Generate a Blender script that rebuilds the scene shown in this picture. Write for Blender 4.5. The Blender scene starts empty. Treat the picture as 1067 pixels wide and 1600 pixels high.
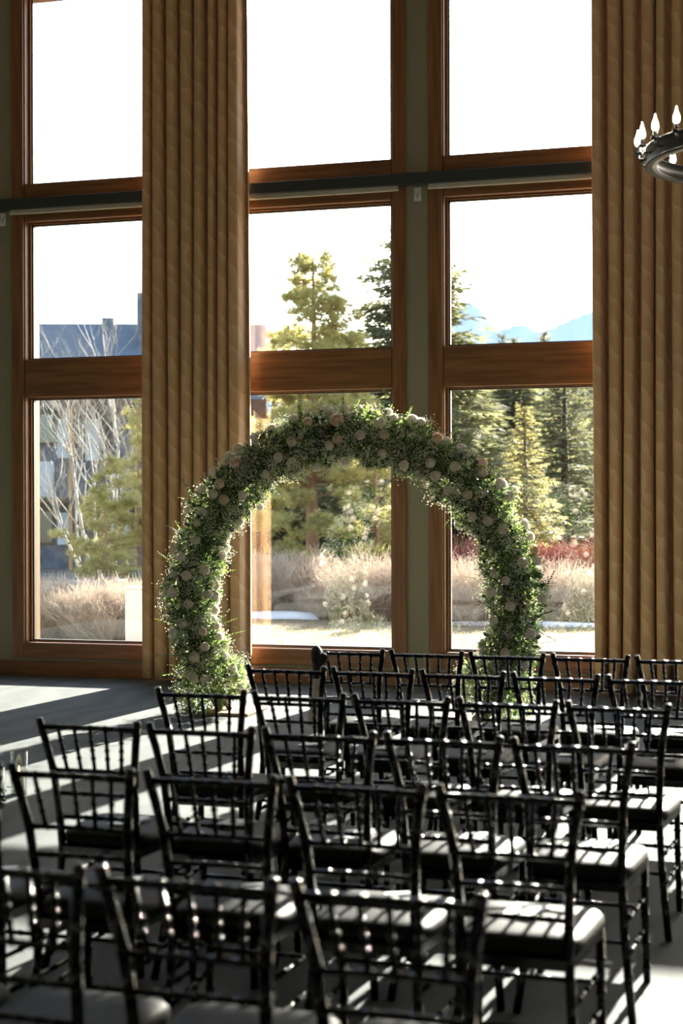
import bpy, bmesh, math, random
import numpy as np
from mathutils import Matrix, Vector

random.seed(7)
rng = np.random.default_rng(7)
SC = bpy.context.scene
COL = SC.collection

# ------------------------------------------------------------------ camera
F_PX = 2400.0
YAW, PITCH, ROLL, CAM_H = 0.28448, -0.0022, -0.0024, 1.691
_cy, _sy = math.cos(YAW), math.sin(YAW)
FW = np.array([-_sy * math.cos(PITCH), _cy * math.cos(PITCH), math.sin(PITCH)])
_rt = np.array([_cy, _sy, 0.0])
_up = np.cross(_rt, FW)
RT = _rt * math.cos(ROLL) + _up * math.sin(ROLL)
UP = -_rt * math.sin(ROLL) + _up * math.cos(ROLL)
CAM = np.array([0.0, 0.0, CAM_H])
cam_d = bpy.data.cameras.new('camera')
cam = bpy.data.objects.new('camera', cam_d)
COL.objects.link(cam)
M = Matrix.Identity(4)
for i in range(3):
    M[i][0] = RT[i]; M[i][1] = UP[i]; M[i][2] = -FW[i]; M[i][3] = CAM[i]
cam.matrix_world = M
cam_d.sensor_fit = 'VERTICAL'
cam_d.sensor_height = 36.0
cam_d.lens = F_PX / 1600.0 * 36.0
cam_d.clip_end = 6000
cam_d.dof.use_dof = True
cam_d.dof.focus_distance = 13.0
cam_d.dof.aperture_fstop = 2.8
SC.camera = cam

def ray(u, v):
    return FW + RT * (u - 533.5) / F_PX - UP * (v - 800.0) / F_PX
def at(u, v, y):          # point seen at pixel (u, v) on the plane Y = y
    d = ray(u, v); return CAM + d * (y / d[1])
def on_z(u, v, z):        # point seen at pixel (u, v) at height z
    d = ray(u, v); return CAM + d * ((z - CAM_H) / d[2])

# ------------------------------------------------------------------ world, sun, exposure
SUN_DIR = Vector((0.107, 1.0, 0.380)).normalized()
w = bpy.data.worlds.new('sky'); SC.world = w; w.use_nodes = True
nt = w.node_tree; nt.nodes.clear()
sky = nt.nodes.new('ShaderNodeTexSky'); sky.sky_type = 'NISHITA'; sky.sun_disc = False
sky.sun_elevation = math.asin(SUN_DIR.z); sky.sun_rotation = math.atan2(SUN_DIR.x, SUN_DIR.y)
sky.altitude = 1300; sky.air_density = 1.0; sky.dust_density = 3.0; sky.ozone_density = 1.0
bg = nt.nodes.new('ShaderNodeBackground'); bg.inputs['Strength'].default_value = 0.27
wo = nt.nodes.new('ShaderNodeOutputWorld')
nt.links.new(sky.outputs[0], bg.inputs[0]); nt.links.new(bg.outputs[0], wo.inputs[0])
sun_d = bpy.data.lights.new('sun_offscreen', 'SUN'); sun_d.energy = 17.5; sun_d.angle = math.radians(0.55)
sun_d.color = (1.0, 0.93, 0.82)
sun = bpy.data.objects.new('sun_offscreen', sun_d); COL.objects.link(sun)
sun.rotation_euler = SUN_DIR.to_track_quat('Z', 'Y').to_euler()
sun.location = (5, 40, 20)
SC.view_settings.view_transform = 'Standard'
SC.view_settings.look = 'None'
SC.view_settings.gamma = 1.0
SC.view_settings.use_curve_mapping = False
SC.view_settings.exposure = 1.5
SC.cycles.max_bounces = 12
SC.cycles.transparent_max_bounces = 24
SC.cycles.diffuse_bounces = 6

# ------------------------------------------------------------------ materials
def new_mat(name):
    m = bpy.data.materials.new(name); m.use_nodes = True
    n = m.node_tree; n.nodes.clear()
    out = n.nodes.new('ShaderNodeOutputMaterial')
    return m, n, out
def principled(name, col, rough=0.5, metal=0.0, spec=0.5, var=0.0, vscale=8.0, stretch=(1, 1, 1), bump=0.0, bscale=60.0,
               col2=None, sheen=0.0, coat=0.0, detail=4.0):
    m, n, out = new_mat(name)
    b = n.nodes.new('ShaderNodeBsdfPrincipled'); n.links.new(b.outputs[0], out.inputs[0])
    b.inputs['Base Color'].default_value = (*col, 1); b.inputs['Roughness'].default_value = rough
    b.inputs['Metallic'].default_value = metal; b.inputs['Specular IOR Level'].default_value = spec
    b.inputs['Sheen Weight'].default_value = sheen; b.inputs['Coat Weight'].default_value = coat
    if col2 is not None or var > 0 or bump > 0:
        tc = n.nodes.new('ShaderNodeTexCoord'); mp = n.nodes.new('ShaderNodeMapping')
        mp.inputs['Scale'].default_value = stretch
        n.links.new(tc.outputs['Object'], mp.inputs[0])
    if col2 is not None or var > 0:
        c2 = col2 or tuple(max(0, c * (1 - var)) for c in col)
        nz = n.nodes.new('ShaderNodeTexNoise'); nz.inputs['Scale'].default_value = vscale; nz.inputs['Detail'].default_value = detail
        n.links.new(mp.outputs[0], nz.inputs['Vector'])
        cr = n.nodes.new('ShaderNodeValToRGB')
        cr.color_ramp.elements[0].position = 0.35; cr.color_ramp.elements[1].position = 0.65
        cr.color_ramp.elements[0].color = (*c2, 1); cr.color_ramp.elements[1].color = (*col, 1)
        n.links.new(nz.outputs['Fac'], cr.inputs[0]); n.links.new(cr.outputs[0], b.inputs['Base Color'])
    if bump > 0:
        nb = n.nodes.new('ShaderNodeTexNoise'); nb.inputs['Scale'].default_value = bscale; nb.inputs['Detail'].default_value = 3
        n.links.new(mp.outputs[0], nb.inputs['Vector'])
        bp = n.nodes.new('ShaderNodeBump'); bp.inputs['Strength'].default_value = bump; bp.inputs['Distance'].default_value = 0.01
        n.links.new(nb.outputs['Fac'], bp.inputs['Height']); n.links.new(bp.outputs[0], b.inputs['Normal'])
    return m
def leafy(name, col, col2, trans=0.5, rough=0.5, gloss=0.06, vscale=3.0, tcol=None):
    """thin leaf: diffuse + translucent + a little gloss"""
    m, n, out = new_mat(name)
    tc = n.nodes.new('ShaderNodeTexCoord'); nz = n.nodes.new('ShaderNodeTexNoise'); nz.inputs['Scale'].default_value = vscale
    nz.inputs['Detail'].default_value = 3
    n.links.new(tc.outputs['Object'], nz.inputs['Vector'])
    cr = n.nodes.new('ShaderNodeValToRGB'); cr.color_ramp.elements[0].position = 0.38; cr.color_ramp.elements[1].position = 0.62
    cr.color_ramp.elements[0].color = (*col, 1); cr.color_ramp.elements[1].color = (*col2, 1)
    n.links.new(nz.outputs['Fac'], cr.inputs[0])
    d = n.nodes.new('ShaderNodeBsdfDiffuse'); t = n.nodes.new('ShaderNodeBsdfTranslucent'); g = n.nodes.new('ShaderNodeBsdfGlossy')
    g.inputs['Roughness'].default_value = rough
    n.links.new(cr.outputs[0], d.inputs[0])
    if tcol:
        mx0 = n.nodes.new('ShaderNodeMix'); mx0.data_type = 'RGBA'; mx0.inputs[0].default_value = 0.6
        n.links.new(cr.outputs[0], mx0.inputs[6]); mx0.inputs[7].default_value = (*tcol, 1)
        n.links.new(mx0.outputs[2], t.inputs[0])
    else:
        n.links.new(cr.outputs[0], t.inputs[0])
    m1 = n.nodes.new('ShaderNodeMixShader'); m1.inputs[0].default_value = trans
    n.links.new(d.outputs[0], m1.inputs[1]); n.links.new(t.outputs[0], m1.inputs[2])
    m2 = n.nodes.new('ShaderNodeMixShader'); m2.inputs[0].default_value = gloss
    n.links.new(m1.outputs[0], m2.inputs[1]); n.links.new(g.outputs[0], m2.inputs[2])
    n.links.new(m2.outputs[0], out.inputs[0])
    return m
def thin_glass(name, tint=(0.96, 0.98, 0.97), boost=1.0):
    """thin clear sheet: lets light through, mirrors by angle (Schlick)"""
    m, n, out = new_mat(name)
    lw = n.nodes.new('ShaderNodeLayerWeight'); lw.inputs['Blend'].default_value = 0.5
    pw = n.nodes.new('ShaderNodeMath'); pw.operation = 'POWER'; pw.inputs[1].default_value = 5.0
    ml = n.nodes.new('ShaderNodeMath'); ml.operation = 'MULTIPLY_ADD'; ml.inputs[1].default_value = 0.9; ml.inputs[2].default_value = 0.07 * boost
    n.links.new(lw.outputs['Facing'], pw.inputs[0]); n.links.new(pw.outputs[0], ml.inputs[0])
    t = n.nodes.new('ShaderNodeBsdfTransparent'); t.inputs[0].default_value = (*tint, 1)
    g = n.nodes.new('ShaderNodeBsdfGlossy'); g.inputs['Roughness'].default_value = 0.0
    mx = n.nodes.new('ShaderNodeMixShader')
    n.links.new(ml.outputs[0], mx.inputs[0]); n.links.new(t.outputs[0], mx.inputs[1]); n.links.new(g.outputs[0], mx.inputs[2])
    n.links.new(mx.outputs[0], out.inputs[0])
    return m
def emitter(name, col, strength):
    m, n, out = new_mat(name)
    e = n.nodes.new('ShaderNodeEmission'); e.inputs[0].default_value = (*col, 1); e.inputs[1].default_value = strength
    n.links.new(e.outputs[0], out.inputs[0]); return m
def wood(name, col, col2, vertical):
    m = principled(name, col, rough=0.42, spec=0.4, col2=col2, vscale=3.0, detail=8.0,
                   stretch=((9, 9, 0.55) if vertical else (0.55, 9, 9)), bump=0.15, bscale=14.0)
    return m
def curtain_mat():
    m, n, out = new_mat('curtain_jacquard')
    tc = n.nodes.new('ShaderNodeTexCoord'); mp = n.nodes.new('ShaderNodeMapping')
    mp.inputs['Scale'].default_value = (7.0, 1.0, 3.2)
    n.links.new(tc.outputs['UV'], mp.inputs[0])
    mp.inputs['Scale'].default_value = (1.0, 1.0, 1.0)
    wv = n.nodes.new('ShaderNodeTexWave'); wv.wave_type = 'BANDS'; wv.bands_direction = 'DIAGONAL'; wv.wave_profile = 'SAW'
    wv.inputs['Scale'].default_value = 2.4; wv.inputs['Distortion'].default_value = 7.0
    wv.inputs['Detail'].default_value = 2.0; wv.inputs['Detail Scale'].default_value = 1.3
    n.links.new(mp.outputs[0], wv.inputs['Vector'])
    w2 = n.nodes.new('ShaderNodeTexWave'); w2.inputs['Scale'].default_value = 14.0; w2.inputs['Distortion'].default_value = 14.0
    w2.inputs['Detail'].default_value = 1.0; w2.inputs['Detail Scale'].default_value = 0.5
    n.links.new(mp.outputs[0], w2.inputs['Vector'])
    a = n.nodes.new('ShaderNodeMath'); a.operation = 'POWER'; a.inputs[1].default_value = 3.0
    n.links.new(wv.outputs['Fac'], a.inputs[0])
    s = n.nodes.new('ShaderNodeMath'); s.operation = 'MULTIPLY_ADD'; s.inputs[1].default_value = 0.3
    n.links.new(w2.outputs['Fac'], s.inputs[0]); n.links.new(a.outputs[0], s.inputs[2])
    cr = n.nodes.new('ShaderNodeValToRGB')
    cr.color_ramp.elements[0].color = (0.54, 0.335, 0.175, 1); cr.color_ramp.elements[1].color = (0.66, 0.445, 0.26, 1)
    cr.color_ramp.elements[1].position = 1.2 if False else 1.0
    n.links.new(s.outputs[0], cr.inputs[0])
    b = n.nodes.new('ShaderNodeBsdfPrincipled'); b.inputs['Roughness'].default_value = 0.62; b.inputs['Specular IOR Level'].default_value = 0.3
    b.inputs['Sheen Weight'].default_value = 0.15
    n.links.new(cr.outputs[0], b.inputs['Base Color'])
    t = n.nodes.new('ShaderNodeBsdfTranslucent'); n.links.new(cr.outputs[0], t.inputs[0])
    mx = n.nodes.new('ShaderNodeMixShader'); mx.inputs[0].default_value = 0.03
    n.links.new(b.outputs[0], mx.inputs[1]); n.links.new(t.outputs[0], mx.inputs[2])
    n.links.new(mx.outputs[0], out.inputs[0])
    return m
def carpet_mat():
    m, n, out = new_mat('carpet_slate')
    tc = n.nodes.new('ShaderNodeTexCoord')
    wv = n.nodes.new('ShaderNodeTexWave'); wv.inputs['Scale'].default_value = 0.9; wv.inputs['Distortion'].default_value = 10.0
    wv.inputs['Detail'].default_value = 3.0; wv.inputs['Detail Scale'].default_value = 0.7
    n.links.new(tc.outputs['Object'], wv.inputs['Vector'])
    nz = n.nodes.new('ShaderNodeTexNoise'); nz.inputs['Scale'].default_value = 90.0; nz.inputs['Detail'].default_value = 5
    n.links.new(tc.outputs['Object'], nz.inputs['Vector'])
    mx = n.nodes.new('ShaderNodeMath'); mx.operation = 'MULTIPLY_ADD'; mx.inputs[1].default_value = 0.35
    n.links.new(wv.outputs['Fac'], mx.inputs[0]); n.links.new(nz.outputs['Fac'], mx.inputs[2])
    cr = n.nodes.new('ShaderNodeValToRGB'); cr.color_ramp.elements[0].position = 0.45; cr.color_ramp.elements[1].position = 0.95
    cr.color_ramp.elements[0].color = (0.0155, 0.0235, 0.0275, 1); cr.color_ramp.elements[1].color = (0.053, 0.063, 0.062, 1)
    n.links.new(mx.outputs[0], cr.inputs[0])
    b = n.nodes.new('ShaderNodeBsdfPrincipled'); b.inputs['Roughness'].default_value = 0.8; b.inputs['Specular IOR Level'].default_value = 0.2
    b.inputs['Sheen Weight'].default_value = 0.12; b.inputs['Sheen Roughness'].default_value = 0.4
    n.links.new(cr.outputs[0], b.inputs['Base Color'])
    n2 = n.nodes.new('ShaderNodeTexNoise'); n2.inputs['Scale'].default_value = 160.0; n.links.new(tc.outputs['Object'], n2.inputs['Vector'])
    bp = n.nodes.new('ShaderNodeBump'); bp.inputs['Strength'].default_value = 0.5; bp.inputs['Distance'].default_value = 0.01
    n.links.new(n2.outputs['Fac'], bp.inputs['Height']); n.links.new(bp.outputs[0], b.inputs['Normal'])
    n.links.new(b.outputs[0], out.inputs[0])
    return m

MAT = {}
MAT['carpet'] = carpet_mat()
MAT['curtain'] = curtain_mat()
MAT['wall'] = principled('wall_olive_tan', (0.265, 0.24, 0.17), 0.85, var=0.12, vscale=40, bump=0.2, bscale=180)
MAT['ceiling'] = principled('ceiling_cream', (0.55, 0.5, 0.42), 0.9, var=0.05)
MAT['wood_v'] = wood('oak_upright', (0.235, 0.105, 0.040), (0.145, 0.062, 0.023), True)
MAT['wood_h'] = wood('oak_level', (0.225, 0.10, 0.038), (0.135, 0.056, 0.021), False)
MAT['glass'] = thin_glass('window_glass')
MAT['vase_glass'] = thin_glass('vase_glass', (0.93, 0.95, 0.94), 1.5)
MAT['seal'] = principled('window_bead_dark', (0.05, 0.035, 0.025), 0.5)
MAT['cassette'] = principled('blind_cassette_dark', (0.022, 0.03, 0.03), 0.45)
MAT['cream'] = principled('cream_blind', (0.55, 0.52, 0.44), 0.7, var=0.05)
MAT['plate'] = principled('white_plastic', (0.62, 0.60, 0.54), 0.45, var=0.03)
MAT['chair'] = principled('black_lacquer', (0.0035, 0.0035, 0.0035), 0.11, spec=0.25, var=0.3, vscale=30)
MAT['cushion'] = principled('charcoal_cushion', (0.009, 0.009, 0.0085), 0.5, spec=0.075, sheen=0.01, var=0.1, vscale=50, bump=0.12, bscale=250)
MAT['paper'] = principled('white_card', (0.78, 0.79, 0.80), 0.4, var=0.03)
MAT['iron'] = principled('bronze_iron', (0.022, 0.021, 0.018), 0.42, metal=0.35, var=0.2, vscale=20)
MAT['bulb'] = emitter('glowing_bulb', (1.0, 0.86, 0.66), 30.0)
MAT['flame'] = emitter('candle_flame', (1.0, 0.45, 0.12), 12.0)
MAT['wax'] = principled('ivory_wax', (0.75, 0.68, 0.52), 0.5, var=0.05)
MAT['hoop'] = principled('hoop_metal', (0.25, 0.2, 0.13), 0.4, metal=0.7, var=0.1)
MAT['plywood'] = principled('pale_plywood', (0.42, 0.28, 0.14), 0.6, var=0.25, vscale=6, stretch=(1, 8, 8))
MAT['core'] = leafy('garland_greenery', (0.06, 0.12, 0.03), (0.12, 0.19, 0.055), 0.2)
MAT['leaf'] = leafy('arch_leaf', (0.075, 0.15, 0.035), (0.18, 0.27, 0.075), 0.5, tcol=(0.34, 0.48, 0.10))
MAT['leaf_dark'] = leafy('arch_leaf_dark', (0.02, 0.055, 0.016), (0.04, 0.09, 0.025), 0.3, gloss=0.1)
MAT['floret'] = leafy('gypsophila_floret', (0.72, 0.72, 0.60), (0.80, 0.80, 0.70), 0.5)
MAT['rose_white'] = leafy('rose_white', (0.88, 0.84, 0.76), (0.92, 0.88, 0.81), 0.48, gloss=0.02)
MAT['rose_cream'] = leafy('rose_cream', (0.86, 0.74, 0.58), (0.88, 0.80, 0.67), 0.48, gloss=0.02)
MAT['rose_blush'] = leafy('rose_blush', (0.86, 0.66, 0.50), (0.88, 0.76, 0.62), 0.45, gloss=0.02)
MAT['ribbon_dark'] = principled('black_fabric', (0.012, 0.011, 0.010), 0.8, sheen=0.2, var=0.2)
MAT['ribbon_pale'] = principled('pale_ribbon', (0.62, 0.55, 0.44), 0.6, var=0.08)
MAT['lawn'] = principled('dry_lawn', (0.34, 0.265, 0.15), 0.95, col2=(0.20, 0.155, 0.08), vscale=5.0, bump=0.6, bscale=40, detail=8)
MAT['soil'] = principled('mulch_soil', (0.22, 0.16, 0.11), 0.95, col2=(0.36, 0.29, 0.22), vscale=1.2, bump=0.5, bscale=20, detail=8)
MAT['blade'] = leafy('straw_blade', (0.36, 0.29, 0.16), (0.46, 0.38, 0.22), 0.35, gloss=0.02)
MAT['snow'] = principled('old_snow', (0.82, 0.85, 0.9), 0.8, var=0.08, vscale=6, bump=0.4, bscale=12)
MAT['twig'] = leafy('grey_beige_twig', (0.56, 0.475, 0.40), (0.74, 0.655, 0.57), 0.5, gloss=0.03)
MAT['twig_red'] = leafy('red_dogwood_twig', (0.30, 0.075, 0.065), (0.46, 0.16, 0.13), 0.4, gloss=0.05)
MAT['aspen'] = principled('aspen_bark', (0.40, 0.36, 0.30), 0.8, col2=(0.24, 0.20, 0.16), vscale=5)
MAT['bark'] = principled('conifer_bark', (0.34, 0.19, 0.10), 0.85, col2=(0.20, 0.11, 0.06), vscale=5, bump=0.5, bscale=20)
MAT['bark_dark'] = principled('spruce_bark', (0.09, 0.065, 0.05), 0.9, var=0.3, vscale=5)
MAT['pine'] = leafy('pine_needles', (0.25, 0.23, 0.07), (0.54, 0.49, 0.18), 0.55, tcol=(0.80, 0.70, 0.27), vscale=1.3, gloss=0.05)
MAT['spruce'] = leafy('spruce_needles', (0.12, 0.13, 0.065), (0.25, 0.25, 0.13), 0.45, tcol=(0.34, 0.33, 0.16), vscale=1.0, gloss=0.04)
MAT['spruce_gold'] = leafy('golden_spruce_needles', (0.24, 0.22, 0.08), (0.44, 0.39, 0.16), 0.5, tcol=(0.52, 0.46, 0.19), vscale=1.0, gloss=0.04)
MAT['roof'] = principled('slate_roof', (0.16, 0.18, 0.21), 0.8, var=0.2, vscale=3, stretch=(1, 6, 6), bump=0.3, bscale=8)
MAT['b_stone'] = principled('lodge_stone', (0.17, 0.17, 0.19), 0.85, var=0.4, vscale=4, bump=0.4, bscale=6)
MAT['b_stucco'] = principled('lodge_stucco', (0.58, 0.60, 0.60), 0.85, var=0.06)
MAT['b_trim'] = principled('lodge_brown_trim', (0.10, 0.05, 0.03), 0.7, var=0.2)
MAT['b_post'] = principled('lodge_cedar_post', (0.55, 0.27, 0.09), 0.65, var=0.2)
MAT['b_glass'] = principled('lodge_dark_pane', (0.02, 0.025, 0.03), 0.08, spec=0.8, var=0.1)
MAT['mount'] = principled('hazed_mountain', (0.84, 0.86, 0.88), 0.95, col2=(0.72, 0.76, 0.80), vscale=0.006, detail=8)  # pale blue-white base colour stands in for distance haze
MAT['box_white'] = principled('white_cabinet', (0.80, 0.80, 0.78), 0.6, var=0.05, vscale=4, stretch=(30, 1, 1))
MAT['box_green'] = principled('green_box', (0.09, 0.13, 0.10), 0.6, var=0.1)

# ------------------------------------------------------------------ mesh helpers
def tag(o, label=None, cat=None, group=None, kind=None):
    if label: o['label'] = label
    if cat: o['category'] = cat
    if group: o['group'] = group
    if kind: o['kind'] = kind
    return o
def empty(name, loc=(0, 0, 0), rz=0.0):
    o = bpy.data.objects.new(name, None); COL.objects.link(o)
    o.empty_display_size = 0.1; o.location = loc; o.rotation_euler = (0, 0, rz); return o
def link(name, me, mat=None, parent=None, loc=(0, 0, 0), rot=(0, 0, 0), scale=(1, 1, 1)):
    o = bpy.data.objects.new(name, me); COL.objects.link(o)
    if mat is not None and not me.materials: me.materials.append(mat)
    o.parent = parent; o.location = loc; o.rotation_euler = rot; o.scale = scale
    return o
def copy_tree(o, parent=None):
    c = o.copy(); COL.objects.link(c); c.parent = parent
    for ch in list(o.children): copy_tree(ch, c)
    return c

class MB:
    """collects boxes, tubes, lathes into one mesh"""
    def __init__(s): s.v = []; s.f = []; s.smooth = []
    def add(s, vs, fs, smooth=False):
        b = len(s.v); s.v += [tuple(map(float, p)) for p in vs]
        s.f += [tuple(i + b for i in f) for f in fs]; s.smooth += [smooth] * len(fs)
        return s
    def box(s, a, b, ch=0.0):
        x0, y0, z0 = a; x1, y1, z1 = b
        if ch <= 0:
            vs = [(x0,y0,z0),(x1,y0,z0),(x1,y1,z0),(x0,y1,z0),(x0,y0,z1),(x1,y0,z1),(x1,y1,z1),(x0,y1,z1)]
            return s.add(vs, [(0,3,2,1),(4,5,6,7),(0,1,5,4),(1,2,6,5),(2,3,7,6),(3,0,4,7)])
        bm = bmesh.new(); bmesh.ops.create_cube(bm, size=1.0)
        for v in bm.verts:
            v.co = ((x0+x1)/2+v.co.x*(x1-x0), (y0+y1)/2+v.co.y*(y1-y0), (z0+z1)/2+v.co.z*(z1-z0))
        bmesh.ops.bevel(bm, geom=list(bm.edges), offset=ch, segments=1, affect='EDGES', profile=0.5)
        bm.verts.index_update()
        s.add([v.co[:] for v in bm.verts], [[v.index for v in f.verts] for f in bm.faces]); bm.free(); return s
    def tube(s, pts, rad, n=8, caps=True):
        pts = [np.array(p, float) for p in pts]
        if not hasattr(rad, '__len__'): rad = [rad] * len(pts)
        vs = []; fs = []
        t0 = pts[1] - pts[0]; t0 /= np.linalg.norm(t0)
        ref = np.array([0, 0, 1.0]) if abs(t0[2]) < 0.9 else np.array([1.0, 0, 0])
        nx = np.cross(t0, ref); nx /= np.linalg.norm(nx)
        for i, p in enumerate(pts):
            if i == 0: t = pts[1] - pts[0]
            elif i == len(pts) - 1: t = pts[-1] - pts[-2]
            else: t = pts[i + 1] - pts[i - 1]
            t = t / max(1e-9, np.linalg.norm(t))
            nx = nx - t * nx.dot(t); nx /= max(1e-9, np.linalg.norm(nx)); ny = np.cross(t, nx)
            for k in range(n):
                a = 2 * math.pi * k / n
                vs.append(p + (nx * math.cos(a) + ny * math.sin(a)) * rad[i])
        for i in range(len(pts) - 1):
            for k in range(n):
                k2 = (k + 1) % n
                fs.append((i*n+k, i*n+k2, (i+1)*n+k2, (i+1)*n+k))
        if caps:
            fs.append(tuple(reversed(range(n)))); b = (len(pts) - 1) * n; fs.append(tuple(b + k for k in range(n)))
        return s.add(vs, fs, True)
    def lathe(s, prof, n=24, c=(0, 0, 0)):
        vs = []; fs = []
        for r, z in prof:
            for k in range(n):
                a = 2*math.pi*k/n; vs.append((c[0]+r*math.cos(a), c[1]+r*math.sin(a), c[2]+z))
        for i in range(len(prof)-1):
            for k in range(n):
                k2 = (k+1) % n; fs.append((i*n+k, i*n+k2, (i+1)*n+k2, (i+1)*n+k))
        return s.add(vs, fs, True)
    def mesh(s, name):
        me = bpy.data.meshes.new(name); me.from_pydata(s.v, [], s.f)
        me.polygons.foreach_set('use_smooth', s.smooth); me.update(); return me
    def build(s, name, mat, parent=None, loc=(0, 0, 0), rot=(0, 0, 0)):
        return link(name, s.mesh(name), mat, parent, loc, rot)

def np_mesh(name, verts, faces, smooth=False):
    """fast mesh from arrays; faces (M,k)"""
    me = bpy.data.meshes.new(name)
    verts = np.asarray(verts, np.float32); faces = np.asarray(faces, np.int32)
    m, k = faces.shape
    me.vertices.add(len(verts)); me.vertices.foreach_set('co', verts.ravel())
    me.loops.add(m * k); me.loops.foreach_set('vertex_index', faces.ravel())
    me.polygons.add(m); me.polygons.foreach_set('loop_start', np.arange(m, dtype=np.int32) * k)
    me.polygons.foreach_set('use_smooth', np.full(m, smooth)); me.update(calc_edges=True); me.validate()
    return me
def scatter(tv, tf, pos, rot, scl):
    """template verts (k,3) and faces (m,j) at N places -> verts, faces"""
    tv = np.asarray(tv, float); tf = np.asarray(tf, int); N = len(pos)
    v = np.einsum('nij,kj->nki', rot, tv) * np.asarray(scl)[:, None, None] + pos[:, None, :]
    f = tf[None] + (np.arange(N) * len(tv))[:, None, None]
    return v.reshape(-1, 3), f.reshape(-1, tf.shape[1])
def rand_rot(n):
    q = rng.normal(size=(n, 4)); q /= np.linalg.norm(q, axis=1)[:, None]
    a, b, c, d = q.T
    return np.stack([np.stack([1-2*(c*c+d*d), 2*(b*c-a*d), 2*(b*d+a*c)], -1),
                     np.stack([2*(b*c+a*d), 1-2*(b*b+d*d), 2*(c*d-a*b)], -1),
                     np.stack([2*(b*d-a*c), 2*(c*d+a*b), 1-2*(b*b+c*c)], -1)], 1)
def dir_rot(d):
    """rotation matrices taking +Y to directions d (n,3), random roll"""
    d = d / np.linalg.norm(d, axis=1)[:, None]
    r = rng.normal(size=d.shape); x = np.cross(d, r); x /= np.linalg.norm(x, axis=1)[:, None]
    z = np.cross(x, d)
    return np.stack([x, d, z], -1)

# ================================================================== STRUCTURE
YW = 14.15                       # room face of the window wall
PITCHW = 2.1825; G0 = -7.455     # window pitch, left glass edge of window 1
XL, XR, YR, ZC = -10.2, 8.4, -4.5, 7.5
ks = list(range(-1, 7))          # windows along the wall
CO_L, CO_R, OP_L, OP_R = -0.18, 1.78, -0.05, 1.65

m = MB(); m.box((XL, YR, -0.12), (XR, YW + 0.3, 0.0)); tag(m.build('floor', MAT['carpet']), kind='structure')
m = MB(); m.box((XL, YR, ZC), (XR, YW + 0.3, ZC + 0.15)); tag(m.build('ceiling', MAT['ceiling']), kind='structure')
m = MB(); m.box((XL - 0.2, YR - 0.2, -0.12), (XL, YW + 0.3, ZC + 0.15)); tag(m.build('wall_left', MAT['wall']), kind='structure')
m = MB(); m.box((XR, YR - 0.2, -0.12), (XR + 0.2, YW + 0.3, ZC + 0.15)); tag(m.build('wall_right', MAT['wall']), kind='structure')
m = MB(); m.box((XL, YR - 0.2, -0.12), (XR, YR, ZC + 0.15)); tag(m.build('wall_front', MAT['wall']), kind='structure')
# the window wall: pilasters, sill strip, head strip
m = MB()
xs = [G0 + PITCHW * k for k in ks]
m.box((XL, YW, 0), (XR, YW + 0.3, 0.25)); m.box((XL, YW, 7.05), (XR, YW + 0.3, ZC))
edges = [XL] + sum([[x + OP_L - 0.02, x + OP_R + 0.02] for x in xs], []) + [XR]
for i in range(0, len(edges), 2):
    m.box((edges[i], YW, 0.25), (edges[i + 1], YW + 0.3, 7.05))
tag(m.build('wall_back', MAT['wall']), kind='structure')
m = MB(); m.box((XL, YW - 0.022, 0.0), (XR, YW, 0.15), 0.004)
tag(m.build('baseboard_back', MAT['wood_h']), kind='structure')

PANES = [(0.36, 2.81), (3.24, 4.595), (5.035, 6.93)]
def window(k, idx):
    e = empty('window_%d' % idx, (G0 + PITCHW * k, YW, 0)); tag(e, kind='structure')
    for a, b in ((CO_L, OP_L), (OP_R, CO_R)):
        MB().box((a, -0.03, 0.18), (b, 0.0, 7.13), 0.003).build('casing', MAT['wood_v'], e)
    MB().box((OP_L, -0.03, 0.18), (OP_R, 0.0, 0.325), 0.003).build('casing', MAT['wood_h'], e)
    MB().box((OP_L, -0.03, 6.98), (OP_R, 0.0, 7.13), 0.003).build('casing', MAT['wood_h'], e)
    for a, b in ((OP_L - 0.02, OP_L + 0.012), (OP_R - 0.012, OP_R + 0.02)):
        MB().box((a, 0.0, 0.25), (b, 0.3, 7.05)).build('jamb', MAT['wood_v'], e)
    MB().box((OP_L, -0.005, 0.25), (OP_R, 0.3, 0.335)).build('sill', MAT['wood_h'], e)
    MB().box((OP_L, 0.0, 6.95), (OP_R, 0.3, 7.05)).build('head_jamb', MAT['wood_h'], e)
    MB().box((OP_L + 0.012, -0.012, 2.835), (OP_R - 0.012, 0.25, 3.215), 0.003).build('rail', MAT['wood_h'], e)
    MB().box((OP_L + 0.012, -0.012, 4.625), (OP_R - 0.012, 0.25, 5.005), 0.003).build('rail', MAT['wood_h'], e)
    for z0, z1 in PANES:
        fr = MB()
        for a, b in ((OP_L + 0.012, -0.014), (1.614, OP_R - 0.012)):
            fr.box((a, 0.075, z0 - 0.025), (b, 0.16, z1 + 0.025), 0.003)
        fr.box((-0.02, 0.075, z0 - 0.025), (1.62, 0.16, z0 - 0.012), 0.003)
        fr.box((-0.02, 0.075, z1 + 0.012), (1.62, 0.16, z1 + 0.025), 0.003)
        fo = fr.build('sash_frame', MAT['wood_v'], e)
        sl = MB()
        for a, b in ((-0.014, 0.0), (1.6, 1.614)):
            sl.box((a, 0.105, z0 - 0.012), (b, 0.155, z1 + 0.012))
        sl.box((-0.014, 0.105, z0 - 0.012), (1.614, 0.155, z0)); sl.box((-0.014, 0.105, z1), (1.614, 0.155, z1 + 0.012))
        sl.build('glazing_bead', MAT['seal'], fo)
        pa = MB(); pa.box((-0.006, 0.128, z0 - 0.006), (1.606, 0.134, z1 + 0.006))
        pa.build('pane', MAT['glass'], fo)
for idx, k in enumerate(ks): window(k, idx + 1)

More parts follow.
